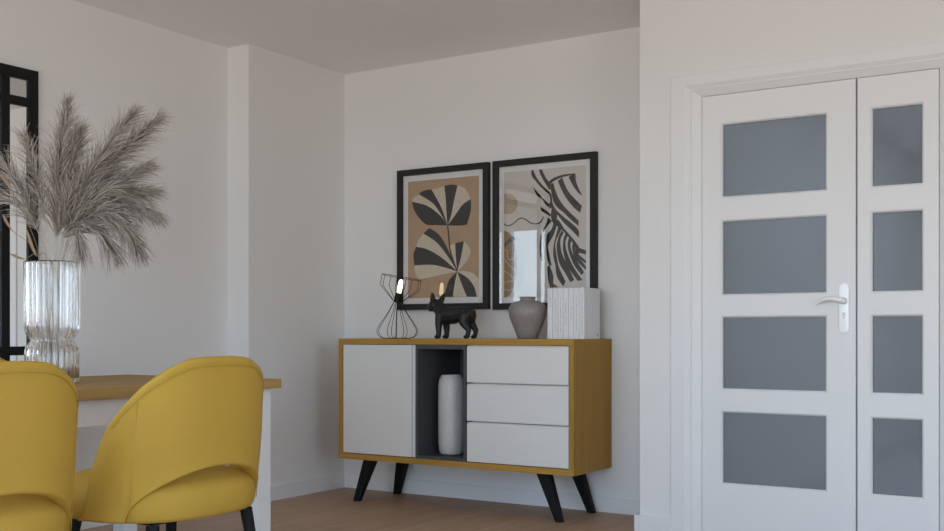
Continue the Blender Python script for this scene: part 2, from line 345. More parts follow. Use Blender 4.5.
BH, BT = 0.081, 0.012
def board(name, x0, x1, y0, y1):
    struct(obj(name, bx(x0, x1, y0, y1, 0, BH), M['lacquer'], bevel=0.002))
board('baseboard_left', XL, XL + BT, YR, YC - BT)
board('baseboard_column_end', XL, XC + BT, YC - BT, YC)
board('baseboard_column', XC, XC + BT, YC, YB - BT)
board('baseboard_back', XC, XE, YB - BT, YB)
board('baseboard_front_end', XE - BT * 2, XE, YE - BT, YB - BT)
board('baseboard_front', XE, -1.884, YE - BT, YE)
board('baseboard_hall', XH, XH + BT, YB + T, YH)
board('baseboard_hall_end', XH + BT, XHR, YH - BT, YH)
board('baseboard_right', XR - BT, XR, YR, YE)

# ------------------------------------------------------------------ double doors
DX0, DXM, DX1, DTOP = -1.748, -1.068, -0.745, 2.007
DY = 4.745
bm = bmesh.new()                                  # casing: flat outer band, bevel falling to the leaves, lining
prof = [(0.0, DY + 0.002), (0.070, YE - 0.010), (0.133, YE - 0.010), (0.136, YE - 0.007), (0.136, YE + 0.001), (0.04, YE + 0.001), (0.04, YE + T), (0.0, YE + T)]
st = []
for w, y in prof:
    st.append([bm.verts.new(p) for p in ((DX0 - 0.003 - w, y, 0), (DX0 - 0.003 - w, y, DTOP + 0.003 + w * 0.72), (DX1 + 0.003 + w, y, DTOP + 0.003 + w * 0.72), (DX1 + 0.003 + w, y, 0))])
for i in range(len(prof)):
    a, b = st[i], st[(i + 1) % len(prof)]
    for k in range(3): bm.faces.new((a[k], a[k + 1], b[k + 1], b[k]))
bm.faces.new([s[0] for s in st]); bm.faces.new([s[3] for s in st][::-1])
struct(obj('trim_1', bm, M['lacquer']), 'white bevelled casing around the double doors')

def holed_leaf(x0, x1, z0, z1, y0, y1, hx0, hx1, zh):
    """door leaf with chamfered window openings"""
    bm = bmesh.new(); ch = 0.007
    hs = sorted(zh)
    def grid(y, e):
        xs = [x0, hx0 - e, hx1 + e, x1]
        zs = [z0]
        for a, b in hs: zs += [a - e, b + e]
        zs.append(z1)
        V = [[bm.verts.new((x, y, z)) for x in xs] for z in zs]
        for i in range(len(zs) - 1):
            for j in range(3):
                if j == 1 and i % 2 == 1: continue
                bm.faces.new((V[i][j], V[i][j + 1], V[i + 1][j + 1], V[i + 1][j]))
        return V
    F = grid(y0, ch); B = grid(y1, ch)
    n = len(F)
    for i in range(n - 1):
        bm.faces.new((F[i][0], F[i + 1][0], B[i + 1][0], B[i][0]))
        bm.faces.new((F[i][3], B[i][3], B[i + 1][3], F[i + 1][3]))
    for j in range(3):
        bm.faces.new((F[0][j], B[0][j], B[0][j + 1], F[0][j + 1]))
        bm.faces.new((F[-1][j], F[-1][j + 1], B[-1][j + 1], B[-1][j]))
    for k, (a, b) in enumerate(hs):
        i = 2 * k + 1
        fl = [F[i][1], F[i][2], F[i + 1][2], F[i + 1][1]]
        bl = [B[i][1], B[i][2], B[i + 1][2], B[i + 1][1]]
        cor = [(hx0, a), (hx1, a), (hx1, b), (hx0, b)]
        m1 = [bm.verts.new((x, y0 + ch, z)) for x, z in cor]
        m2 = [bm.verts.new((x, y1 - ch, z)) for x, z in cor]
        for q in range(4):
            r = (q + 1) % 4
            bm.faces.new((fl[q], fl[r], m1[r], m1[q]))
            bm.faces.new((m1[q], m1[r], m2[r], m2[q]))
            bm.faces.new((m2[q], m2[r], bl[r], bl[q]))
    return bm
ZH = [(1.548, 1.872), (1.107, 1.435), (0.682, 1.002), (0.256, 0.574)]
d1 = struct(obj('door_1', holed_leaf(DX0, DXM - 0.004, 0.008, DTOP, DY, DY + 0.04, -1.654, -1.197, ZH), M['lacquer']), 'wide white door leaf with four smoked panes and lever handle')
bm = holed_leaf(DXM + 0.004, DX1, 0.008, DTOP, DY, DY + 0.04, -1.005, -0.809, ZH)
box(bm, DXM - 0.02, DXM + 0.03, DY + 0.041, DY + 0.052, 0.008, DTOP)
d2 = struct(obj('door_2', bm, M['lacquer']), 'narrow white door leaf with four smoked panes')
for a, b in ZH:
    obj('glass_pane', bx(-1.654, -1.197, DY + 0.018, DY + 0.022, a, b), M['smoked'], d1)
    obj('glass_pane', bx(-1.005, -0.809, DY + 0.018, DY + 0.022, a, b), M['smoked'], d2)
# handle: long rounded plate and a lever that rises from the hub and droops to its tip
hx, hz = -1.118, 1.068
bm = bmesh.new()
out = [(0.0205 * math.cos(a), 1.123 + 0.0205 * math.sin(a)) for a in [math.pi * k / 12 for k in range(13)]]
out += [(0.0205 * math.cos(a), 0.952 + 0.0205 * math.sin(a)) for a in [math.pi + math.pi * k / 12 for k in range(13)]]
f = bm.faces.new([bm.verts.new((hx + x, DY - 0.009, z)) for x, z in out])
ex = bmesh.ops.extrude_face_region(bm, geom=[f])
for v in [g for g in ex['geom'] if isinstance(g, bmesh.types.BMVert)]: v.co.y += 0.009
hp = obj('handle_plate', bm, M['chrome'], d1, smooth=True, bevel=0.003)
bm = bmesh.new()
lathe(bm, [(0, 0), (0.013, 0), (0.015, 0.003), (0.012, 0.012), (0.0105, 0.035), (0.0, 0.037)], 24)
bmesh.ops.rotate(bm, verts=bm.verts[:], matrix=Matrix.Rotation(R(90), 3, 'X'))
bmesh.ops.translate(bm, verts=bm.verts[:], vec=(hx, DY - 0.009, hz))
pts = curve_pts([(hx, DY - 0.044, hz), (hx - 0.03, DY - 0.047, hz + 0.008), (hx - 0.06, DY - 0.047, hz + 0.009), (hx - 0.088, DY - 0.046, hz + 0.001), (hx - 0.108, DY - 0.045, hz - 0.014)], 6)
n = len(pts)
tube(bm, pts, [0.0135 - 0.0085 * (i / (n - 1)) ** 1.2 for i in range(n)], 12)
obj('door_lever', bm, M['chrome'], d1, smooth='all')
bm = bmesh.new(); lathe(bm, [(0, 0), (0.008, 0), (0.008, 0.003), (0, 0.003)], 20)
bmesh.ops.rotate(bm, verts=bm.verts[:], matrix=Matrix.Rotation(R(90), 3, 'X'))
bmesh.ops.translate(bm, verts=bm.verts[:], vec=(hx, DY - 0.009, 1.012))
box(bm, hx - 0.003, hx + 0.003, DY - 0.0125, DY - 0.008, 0.992, 1.012)
obj('key_cylinder', bm, M['alu'], d1)

# ------------------------------------------------------------------ wall mirror (left wall)
MY0, MY1, MZ0, MZ1 = 2.23, 3.125, 0.72, 2.121
mir = thing('wall_mirror', 'black metal framed mirror with narrow border panes on the left wall', 'mirror', (XL, (MY0 + MY1) / 2, MZ0))
ml = lambda y: y - (MY0 + MY1) / 2
mz = lambda z: z - MZ0
bm = bmesh.new(); FW = 0.05
box(bm, 0, 0.02, ml(MY0), ml(MY1), mz(MZ1 - FW), mz(MZ1)); box(bm, 0, 0.02, ml(MY0), ml(MY1), 0, FW)
box(bm, 0, 0.02, ml(MY0), ml(MY0 + FW), FW, mz(MZ1 - FW)); box(bm, 0, 0.02, ml(MY1 - FW), ml(MY1), FW, mz(MZ1 - FW))
obj('mirror_frame', bm, M['black_metal'], mir, bevel=0.002)
obj('mirror_glass', bx(0.002, 0.010, ml(MY0 + FW), ml(MY1 - FW), FW, mz(MZ1 - FW)), M['mirror'], mir)
for y in (MY0 + FW + 0.115, MY1 - FW - 0.115):
    obj('muntin', bx(0.010, 0.019, ml(y - 0.02), ml(y + 0.02), FW, mz(MZ1 - FW)), M['black_metal'], mir)
for z in (0.132, mz(MZ1) - 0.150):
    obj('muntin', bx(0.010, 0.0185, ml(MY0 + FW), ml(MY1 - FW), z - 0.02, z + 0.02), M['black_metal'], mir)

# ------------------------------------------------------------------ sideboard
SX0, SX1, SY0, SY1, SZ0, SZ1 = -3.850, -2.387, 4.717, 5.15, 0.236, 0.902
scx, scy = (SX0 + SX1) / 2, (SY0 + SY1) / 2
sb = thing('sideboard', 'oak sideboard with white door, three white drawers and splayed black legs', 'sideboard', (scx, scy, 0))
sx = lambda x: x - scx
sy = lambda y: y - scy
def sbx(name, x0, x1, y0, y1, z0, z1, mat, parent=sb, bevel=0.0015):
    return obj(name, bx(sx(x0), sx(x1), sy(y0), sy(y1), z0, z1), mat, parent, bevel=bevel)
sbx('top_board', SX0 + 0.003, SX1 - 0.003, SY0, SY1, 0.872, SZ1, M['oak_x'])
sbx('bottom_board', SX0 + 0.003, SX1 - 0.003, SY0, SY1, SZ0, 0.267, M['oak_x'])
for a_, b_, v0, v1 in ((SX0 + 0.003, SX0 + 0.029, SX0, SX0 + 0.003), (SX1 - 0.026, SX1 - 0.003, SX1 - 0.003, SX1)):
    bm = bmesh.new()
    box(bm, sx(a_), sx(b_), sy(SY0 + 0.001), sy(SY1), 0.267, 0.872)
    box(bm, sx(v0), sx(v1), sy(SY0 + 0.001), sy(SY1), SZ0, SZ1)
    obj('side_panel', bm, M['oak_z'], sb)
sbx('back_panel', SX0 + 0.029, SX1 - 0.026, SY1 - 0.015, SY1, 0.267, 0.872, M['niche'])
dr = sbx('door', SX0 + 0.032, -3.353, SY0 + 0.004, SY0 + 0.024, 0.271, 0.869, M['front_white'])
sbx('grip_edge', -3.349, -3.330, SY0 + 0.006, SY0 + 0.03, 0.271, 0.869, M['alu'], dr)
# open niche
NX0, NX1 = -3.327, -3.008
bm = bmesh.new()
box(bm, sx(NX0), sx(NX0 + 0.016), sy(SY0 + 0.002), sy(SY1 - 0.016), 0.268, 0.871)
box(bm, sx(NX1 - 0.016), sx(NX1), sy(SY0 + 0.002), sy(SY1 - 0.016), 0.268, 0.871)
box(bm, sx(NX0 + 0.016), sx(NX1 - 0.016), sy(SY0 + 0.002), sy(SY1 - 0.016), 0.268, 0.284)
box(bm, sx(NX0 + 0.016), sx(NX1 - 0.016), sy(SY0 + 0.002), sy(SY1 - 0.016), 0.848, 0.871)
obj('open_niche', bm, M['niche'], sb)
DZ = [(0.679, 0.869), (0.481, 0.672), (0.271, 0.474)]
sbx('drawer_carcass', -3.006, SX1 - 0.028, SY0 + 0.045, SY1 - 0.016, 0.268, 0.871, M['front_white'])
for a, b in DZ:
    bm = bmesh.new()
    X0, X1 = sx(-3.003), sx(SX1 - 0.030)
    # front with a sloping grip lip along its top edge
    pr = [(SY0 + 0.003, a), (SY0 + 0.003, b - 0.010), (SY0 + 0.012, b), (SY0 + 0.024, b), (SY0 + 0.024, a)]
    l = [bm.verts.new((X0, sy(y), z)) for y, z in pr]; r = [bm.verts.new((X1, sy(y), z)) for y, z in pr]
    for i in range(5): bm.faces.new((l[i], l[(i + 1) % 5], r[(i + 1) % 5], r[i]))
    bm.faces.new(l); bm.faces.new(r[::-1])
    d = obj('drawer', bm, M['front_white'], sb)
    obj('grip_notch', bx(X0 - 0.002, X0 + 0.016, sy(SY0 + 0.004), sy(SY0 + 0.03), b, b + 0.007), M['niche'], d)
for (x0, y0, x1, y1) in ((-3.677, 4.79, -3.752, 4.762), (-3.643, 5.055, -3.722, 5.095), (-2.590, 4.79, -2.482, 4.755), (-2.545, 5.055, -2.474, 5.095)):
    bm = bmesh.new()
    tb = []
    for (cx_, cy_, z, h) in ((x0, y0, SZ0, 0.034), (x1, y1, 0.0, 0.0195)):
        tb.append([bm.verts.new((sx(cx_) + i * h, sy(cy_) + j * h * 0.8, z)) for i, j in ((-1, -1), (1, -1), (1, 1), (-1, 1))])
    for k in range(4): bm.faces.new((tb[0][k], tb[0][(k + 1) % 4], tb[1][(k + 1) % 4], tb[1][k]))
    bm.faces.new(tb[0]); bm.faces.new(tb[1][::-1])
    obj('leg', bm, M['black_wood'], sb, bevel=0.006)

# ------------------------------------------------------------------ framed prints
def picture(label, x0, x1, z0, z1, fw, mat_w, layers, bg):
    cx_ = (x0 + x1) / 2
    t = thing('framed_print', label, 'picture', (cx_, YB, z0))
    w, h = x1 - x0, z1 - z0
    a, b = -w / 2, w / 2
    bm = bmesh.new(); D = 0.03
    # mitred frame
    for (p, q, r_, s) in (((a, 0), (b, 0), (b - fw, fw), (a + fw, fw)), ((b, 0), (b, h), (b - fw, h - fw), (b - fw, fw)),
                          ((b, h), (a, h), (a + fw, h - fw), (b - fw, h - fw)), ((a, h), (a, 0), (a + fw, fw), (a + fw, h - fw))):
        f = [bm.verts.new((x, -D, z)) for x, z in (p, q, r_, s)]
        g = [bm.verts.new((x, 0, z)) for x, z in (p, q, r_, s)]
        bm.faces.new(f); bm.faces.new(g[::-1])
        for k in range(4): bm.faces.new((f[k], g[k], g[(k + 1) % 4], f[(k + 1) % 4]))
    obj('picture_frame', bm, M['frame_black'], t)
    obj('mat_board', bx(a + fw, b - fw, -0.012, -0.002, fw, h - fw), M['mat_white'], t)
    pa, pb, pc, pd = a + fw + mat_w, b - fw - mat_w, fw + mat_w, h - fw - mat_w
    P = lambda uv, k: (pa + uv[0] * (pb - pa), -0.0125 - 0.0002 * k, pc + uv[1] * (pd - pc))
    bm = bmesh.new(); mats = [bg]
    bm.faces.new([bm.verts.new(P(uv, 0)) for uv in ((0, 0), (1, 0), (1, 1), (0, 1))])
    for k, (mat, polys) in enumerate(layers):
        mats.append(mat)
        for poly in polys:
            f = bm.faces.new([bm.verts.new(P(uv, k + 1)) for uv in poly]); f.material_index = k + 1
    for f in bm.faces: f.normal_update()
    for f in bm.faces:
        if f.normal.y > 0: f.normal_flip()
    me = bpy.data.meshes.new('art_print'); bm.to_mesh(me); bm.free()
    for m in mats: me.materials.append(m)
    o = bpy.data.objects.new('art_print', me); COL.objects.link(o); o.parent = t
    obj('picture_glass', bx(a + fw - 0.001, b - fw + 0.001, -0.019, -0.017, fw - 0.001, h - fw + 0.001), M['picture_glass'], t)
    return t
def smooth_outline(poly, asp=1.25, n=5):
    """rounds the gentle bends of a closed outline and keeps its sharp corners"""
    P = [Vector((p[0], p[1] * asp)) for p in poly]; N = len(P)
    corner = []
    for i in range(N):
        a, b = P[i] - P[i - 1], P[(i + 1) % N] - P[i]
        corner.append(a.length < 1e-6 or b.length < 1e-6 or a.angle(b) > R(52))
    out = []
    for i in range(N):
        p, q = P[i], P[(i + 1) % N]; L_ = (q - p).length
        def tan(k):
            if corner[k]: return q - p
            t = P[(k + 1) % N] - P[k - 1]
            return t.normalized() * L_ if t.length > 1e-6 else q - p
        m0, m1 = tan(i), tan((i + 1) % N)
        for k in range(n):
            t = k / n
            v = p * (2 * t**3 - 3 * t**2 + 1) + m0 * (t**3 - 2 * t**2 + t) + q * (-2 * t**3 + 3 * t**2) + m1 * (t**3 - t**2)
            out.append((min(max(v.x, 0), 1), min(max(v.y / asp, 0), 1)))
    return out
LEAF_CREAM = [smooth_outline(p) for p in LEAF_CREAM]; LEAF_DARK = [smooth_outline(p) for p in LEAF_DARK]
STRIPES = [smooth_outline(p) for p in STRIPES]
def stroke(line, w, asp=1.25):
    """a polyline widened into quads, in print coordinates"""
    out = []
    pts = curve_pts([(p[0], p[1] * asp, 0) for p in line], 6)
    for p, q in zip(pts, pts[1:]):
        d = (q - p)
        if d.length < 1e-6: continue
        d.normalize(); s = Vector((-d.y, d.x, 0)) * w; p = p - d * w * .4; q = q + d * w * .4
        out.append([((p + s).x, (p + s).y / asp), ((q + s).x, (q + s).y / asp), ((q - s).x, (q - s).y / asp), ((p - s).x, (p - s).y / asp)])
    return out
picture('black framed print of striped fan leaves on tan, left of the two pictures', -3.746, -3.124, 1.067, 1.880, 0.034, 0.034,
        [(M['cream'], LEAF_CREAM), (M['ink'], LEAF_DARK)], M['tan'])
lines = []
for l in OVAL_LINES: lines += stroke(l, 0.0035)
picture('black framed print of black zebra-like stripes on pale ground, right of the two pictures', -3.095, -2.466, 1.062, 1.880, 0.034, 0.030,
        [(M['sun'], [SUN_DISC]), (M['oval_pale'], [OVAL_PALE]), (M['oval_brown'], [OVAL_BROWN]), (M['oval_gold'], [OVAL_GOLD]),
         (M['oval_slate'], [OVAL_ARC]), (M['line_white'], lines), (M['ink'], STRIPES)], M['pale'])

# ------------------------------------------------------------------ wire lamp
LZ = SZ1
lamp = thing('wire_table_lamp', 'black wire cage table lamp with lit bulb at the sideboard end', 'lamp', (-3.592, 4.92, LZ))
bm = bmesh.new()
wr = 0.0016
for k in range(8):
    a = 2 * math.pi * (k + 0.18) / 8
    pr = [(0.020, 0.206), (0.056, 0.145), (0.094, 0.090), (0.117, 0.052), (0.116, 0.028), (0.098, 0.008), (0.070, 0.0018)]
    tube(bm, curve_pts([(r * math.cos(a), r * math.sin(a), z) for r, z in pr], 5), wr, 6)
for r, z in ((0.070, 0.0018), (0.020, 0.206)):
    tube(bm, [(r * math.cos(t * math.pi / 20), r * math.sin(t * math.pi / 20), z) for t in range(40)], wr, 6, closed=True)
obj('base_cage', bm, M['black_metal'], lamp, smooth='all')
tilt = Matrix.Translation((0, 0, 0.206)) @ Matrix.Rotation(R(10), 4, Vector((-0.53, 0.85, 0)))
bm = bmesh.new()
for k in range(8):
    a = 2 * math.pi * (k + 0.1) / 8
    tube(bm, [tilt @ Vector((r * math.cos(a), r * math.sin(a), z)) for r, z in ((0.022, 0.0), (0.114, 0.079), (0.113, 0.138))], wr, 6)
for r, z in ((0.113, 0.138), (0.022, 0.0)):
    tube(bm, [tilt @ Vector((r * math.cos(t * math.pi / 24), r * math.sin(t * math.pi / 24), z)) for t in range(48)], wr, 6, closed=True)
obj('shade_cage', bm, M['black_metal'], lamp, smooth='all')
bm = bmesh.new()
lathe(bm, [(0, -0.004), (0.018, -0.004), (0.021, 0.0), (0.020, 0.046), (0.017, 0.05), (0, 0.05)], 24)
bmesh.ops.transform(bm, verts=bm.verts[:], matrix=tilt)
obj('lamp_socket', bm, M['black_metal'], lamp, smooth=True)
bm = bmesh.new()
lathe(bm, [(0, 0.05), (0.010, 0.05), (0.012, 0.058), (0.0125, 0.072), (0.0125, 0.102), (0.0105, 0.118), (0.005, 0.125), (0, 0.126)], 24)
bmesh.ops.transform(bm, verts=bm.verts[:], matrix=tilt)
obj('light_bulb', bm, M['bulb'], lamp, smooth='all')
bm = bmesh.new()
tube(bm, curve_pts([(0, 0, 0.206), (-0.006, 0, 0.12), (-0.008, 0, 0.03), (-0.014, 0.004, 0.006), (-0.035, 0.02, 0.0035)], 6), 0.0032, 8)
obj('power_cord', bm, M['black_metal'], lamp, smooth='all')

# ------------------------------------------------------------------ dog figurine (one continuous body)
def blob(bm, p, r, sc=(1, 1, 1), rot=None):
    m = Matrix.Translation(p) @ (rot.to_4x4() if rot else Matrix.Identity(4)) @ Matrix.Diagonal((r * sc[0], r * sc[1], r * sc[2], 1))
    bmesh.ops.create_icosphere(bm, subdivisions=2, radius=1.0, matrix=m)
def limb(bm, pts):
    """pts: (x, y, z, r) chain"""
    for p, q in zip(pts, pts[1:]):
        a, b = Vector(p[:3]), Vector(q[:3]); n = max(2, int((b - a).length / (min(p[3], q[3]) * 0.35)) + 1)
        for i in range(n + 1):
            t = i / n; blob(bm, a.lerp(b, t), (p[3] + (q[3] - p[3]) * t) * 1.08)
bm = bmesh.new()
blob(bm, (-0.052, 0, 0.122), 0.054, (1.05, 0.86, 1.0))            # chest
limb(bm, [(-0.055, 0, 0.122, 0.046), (0.0, 0, 0.123, 0.044), (0.05, 0, 0.130, 0.038), (0.088, 0, 0.128, 0.037)])
blob(bm, (0.098, 0, 0.122), 0.036, (0.9, 0.95, 1.05))             # rump
blob(bm, (0.122, 0, 0.140), 0.010)                                 # stub tail
limb(bm, [(-0.072, 0, 0.142, 0.038), (-0.100, 0, 0.168, 0.032)])  # neck
blob(bm, (-0.118, 0, 0.178), 0.036, (1.0, 1.0, 0.92))             # skull
blob(bm, (-0.143, 0, 0.166), 0.023, (1.0, 1.1, 0.85))             # muzzle
blob(bm, (-0.140, 0.011, 0.156), 0.014); blob(bm, (-0.140, -0.011, 0.156), 0.014)   # jowls
blob(bm, (-0.163, 0, 0.173), 0.007, (0.8, 1.3, 0.9))              # nose
blob(bm, (-0.142, 0.017, 0.186), 0.006); blob(bm, (-0.142, -0.017, 0.186), 0.006)   # eyes
for s in (-1, 1):
    limb(bm, [(-0.108 + s * 0.008, s * 0.023, 0.196, 0.016), (-0.104 + s * 0.010, s * 0.030, 0.212, 0.0135), (-0.100 + s * 0.012, s * 0.034, 0.226, 0.0095), (-0.098 + s * 0.013, s * 0.036, 0.237, 0.0042)])
    limb(bm, [(-0.066, s * 0.030, 0.120, 0.026), (-0.072, s * 0.036, 0.080, 0.019), (-0.070, s * 0.038, 0.045, 0.0145), (-0.071, s * 0.038, 0.014, 0.0125)])
    blob(bm, (-0.080, s * 0.038, 0.011), 0.013, (1.35, 1.0, 0.85))
    limb(bm, [(0.085, s * 0.024, 0.118, 0.031), (0.078, s * 0.032, 0.088, 0.024), (0.098, s * 0.036, 0.062, 0.0165), (0.112, s * 0.036, 0.045, 0.0125), (0.106, s * 0.036, 0.016, 0.0115)])
    blob(bm, (0.097, s * 0.036, 0.011), 0.0125, (1.4, 1.0, 0.86))
me = bpy.data.meshes.new('dog_raw'); bm.to_mesh(me); bm.free()
tmp = bpy.data.objects.new('dog_raw', me); COL.objects.link(tmp)
rm = tmp.modifiers.new('r', 'REMESH'); rm.mode = 'VOXEL'; rm.voxel_size = 0.0024
sm = tmp.modifiers.new('s', 'SMOOTH'); sm.factor = 0.5; sm.iterations = 5
dg = bpy.context.evaluated_depsgraph_get(); dg.update()
me2 = bpy.data.meshes.new_from_object(tmp.evaluated_get(dg)); me2.name = 'dog_figurine'
bpy.data.objects.remove(tmp); bpy.data.meshes.remove(me)
zmin = min(v.co.z for v in me2.vertices)
for v in me2.vertices: v.co.z -= zmin
for p in me2.polygons: p.use_smooth = True
me2.materials.clear(); me2.materials.append(M['dog'])
dog = bpy.data.objects.new('dog_figurine', me2); COL.objects.link(dog)
dog.location = (-3.20, 4.90, SZ1); dog.scale = (1.04, 1.04, 1.04)
tag(dog, 'black bulldog figurine standing on the sideboard between lamp and round vase', 'figurine')

# ------------------------------------------------------------------ vases
bm = bmesh.new()
pr = [(0, 0.0), (0.049, 0.0), (0.053, 0.003), (0.062, 0.03), (0.080, 0.075), (0.095, 0.112), (0.1, 0.138), (0.098, 0.163), (0.086, 0.183), (0.064, 0.194), (0.044, 0.197), (0.0385, 0.201), (0.038, 0.208), (0.043, 0.215), (0.0425, 0.218), (0.039, 0.2175), (0.034, 0.208), (0.034, 0.195), (0.05, 0.178), (0.085, 0.14), (0.05, 0.02), (0, 0.012)]
lathe(bm, pr, 64)
v = obj('urn_vase', bm, M['ceramic_grey'], smooth=True)
v.location = (-2.757, 4.92, SZ1); tag(v, 'squat grey-brown ceramic urn on the sideboard beside the white books', 'vase')
bm = bmesh.new()
pr = [(0, 0.0), (0.050, 0.0), (0.060, 0.006), (0.066, 0.02), (0.0705, 0.06), (0.072, 0.15), (0.0725, 0.28), (0.071, 0.37), (0.066, 0.402), (0.058, 0.414), (0.054, 0.424), (0.050, 0.424), (0.050, 0.41), (0.060, 0.38), (0.064, 0.1), (0, 0.02)]
lathe(bm, pr, 64)
v = obj('tall_vase', bm, M['ceramic_white'], smooth=True)
v.location = (-3.19, 4.86, 0.2842); tag(v, 'tall pale speckled ceramic vase standing inside the dark niche', 'vase')

# ------------------------------------------------------------------ white books
NB = 7; BX0, BX1 = -2.622, -2.412; BW = (BX1 - BX0) / NB
BY0, BY1, BHT = 4.885, 5.065, 0.2575
where = ['first from the left, beside the urn', 'second from the left', 'third from the left', 'middle one of the seven', 'third from the right', 'second from the right', 'rightmost, cover showing a grey dot']
spans = [(0.10, 0.36), (0.20, 0.84), (0.17, 0.84), (0.27, 0.73), (0.36, 0.64), (0.17, 0.83), (0.12, 0.92)]
def make_book(i):
    x = BX0 + (i + 0.5) * BW
    h = BHT + (0.0, -0.001, 0.0005, -0.0008, 0.0, -0.0006, 0.0004)[i]
    t = thing('book', 'slim white book, ' + where[i] + ' of the row on the sideboard' if i not in (3,) else 'slim white book in the very middle of the row of seven on the sideboard', 'book', (x, (BY0 + BY1) / 2, SZ1), 0, 'white books in a row on the sideboard')
    w = BW / 2 - 0.0010; d = (BY1 - BY0) / 2
    bm = bmesh.new()
    box(bm, -w, w, -d, -d + 0.0025, 0, h); box(bm, -w, -w + 0.0022, -d + 0.0025, d, 0, h); box(bm, w - 0.0022, w, -d + 0.0025, d, 0, h)
    obj('book_cover', bm, M['cover'], t)
    obj('page_block', bx(-w + 0.0022, w - 0.0022, -d + 0.0025, d - 0.004, 0.003, h - 0.003), M['pages'], t)
    bm = bmesh.new(); rng = random.Random(40 + i)
    z = h * (1 - spans[i][0])
    while z > h * (1 - spans[i][1]):
        step = rng.choice((0.0028, 0.0034, 0.004))
        box(bm, -0.0016, 0.0016, -d - 0.0002, -d + 0.0005, z - step, z)
        z -= step + (0.007 if rng.random() < 0.16 else 0.0018)
    obj('spine_text', bm, M['print_grey'], t)
    if i == NB - 1:
        bm = bmesh.new(); lathe(bm, [(0, 0), (0.007, 0), (0.007, 0.0006), (0, 0.0006)], 20)
        bmesh.ops.rotate(bm, verts=bm.verts[:], matrix=Matrix.Rotation(R(90), 3, 'Y'))
        bmesh.ops.translate(bm, verts=bm.verts[:], vec=(w - 0.0002, d - 0.03, 0.022))
        obj('cover_mark', bm, M['print_grey'], t)
for i in range(NB): make_book(i)

# ------------------------------------------------------------------ dining table
TX0, TX1, TY0, TY1, TZ = -3.815, -2.915, 1.42, 3.22, 0.75
tcx, tcy = (TX0 + TX1) / 2, (TY0 + TY1) / 2
tb = thing('dining_table', 'oak topped dining table with white apron and square white legs', 'table', (tcx, tcy, 0))
hw, hl = (TX1 - TX0) / 2, (TY1 - TY0) / 2
obj('table_top', bx(-hw, hw, -hl, hl, TZ - 0.035, TZ), M['oak_y'], tb, bevel=0.002)
bm = bmesh.new(); i_ = 0.035
box(bm, -hw + i_, -hw + i_ + 0.022, -hl + 0.1, hl - 0.1, 0.625, TZ - 0.035); box(bm, hw - i_ - 0.022, hw - i_, -hl + 0.1, hl - 0.1, 0.625, TZ - 0.035)
box(bm, -hw + 0.1, hw - 0.1, -hl + i_, -hl + i_ + 0.022, 0.625, TZ - 0.035); box(bm, -hw + 0.1, hw - 0.1, hl - i_ - 0.022, hl - i_, 0.625, TZ - 0.035)
obj('apron', bm, M['lacquer'], tb)
for a in (-1, 1):
    for b in (-1, 1):
        x = a * (hw - 0.065); y = b * (hl - 0.065)
        obj('leg', bx(x - 0.035, x + 0.035, y - 0.035, y + 0.035, 0, TZ - 0.035), M['lacquer'], tb, bevel=0.002)

# ------------------------------------------------------------------ yellow tub chairs
CA, CB = 0.27, 0.295     # half depth behind the seat centre, half width
TOP = [(0.0, 0.418), (0.02, 0.435), (0.056, 0.548), (0.11, 0.668), (0.155, 0.728), (0.20, 0.785), (0.235, 0.825), (0.253, 0.848), (0.262, 0.860), (0.275, 0.868)]
def plan(phi, off=0.0, z=0.64):
    fl = 1.0 + 0.085 * (z - 0.64) / 0.45
    a, b = (CA - off) * (1 + (fl - 1) * 0.8), (CB - off) * fl
    c, s = abs(math.cos(phi)), abs(math.sin(phi)); n = 2.6
    r = 1.0 / ((c / a) ** n + (s / b) ** n) ** (1 / n)
    return Vector((r * math.cos(phi), r * math.sin(phi), z))
def arch(phi):
    p = plan(phi); lim = 0.262
    if abs(p.y) >= lim or p.x < 0.1: return 0.412
    return 0.412 + 0.140 * math.sqrt(1 - (p.y / lim) ** 2) ** 0.95
def even_phis(n, lim=math.pi / 2):
    m = 2000; ps = [-lim + 2 * lim * i / m for i in range(m + 1)]
    cum = [0.0]
    for a, b in zip(ps, ps[1:]): cum.append(cum[-1] + (plan(b) - plan(a)).length)
    out = []; j = 0
    for i in range(n + 1):
        s = cum[-1] * i / n
        while j < m and cum[j + 1] < s - 1e-12: j += 1
        f = (s - cum[j]) / max(cum[min(j + 1, m)] - cum[j], 1e-9)
        out.append(ps[j] + (ps[min(j + 1, m)] - ps[j]) * f)
    return out
def top_z(phi):
    return interp(TOP, plan(phi).x)
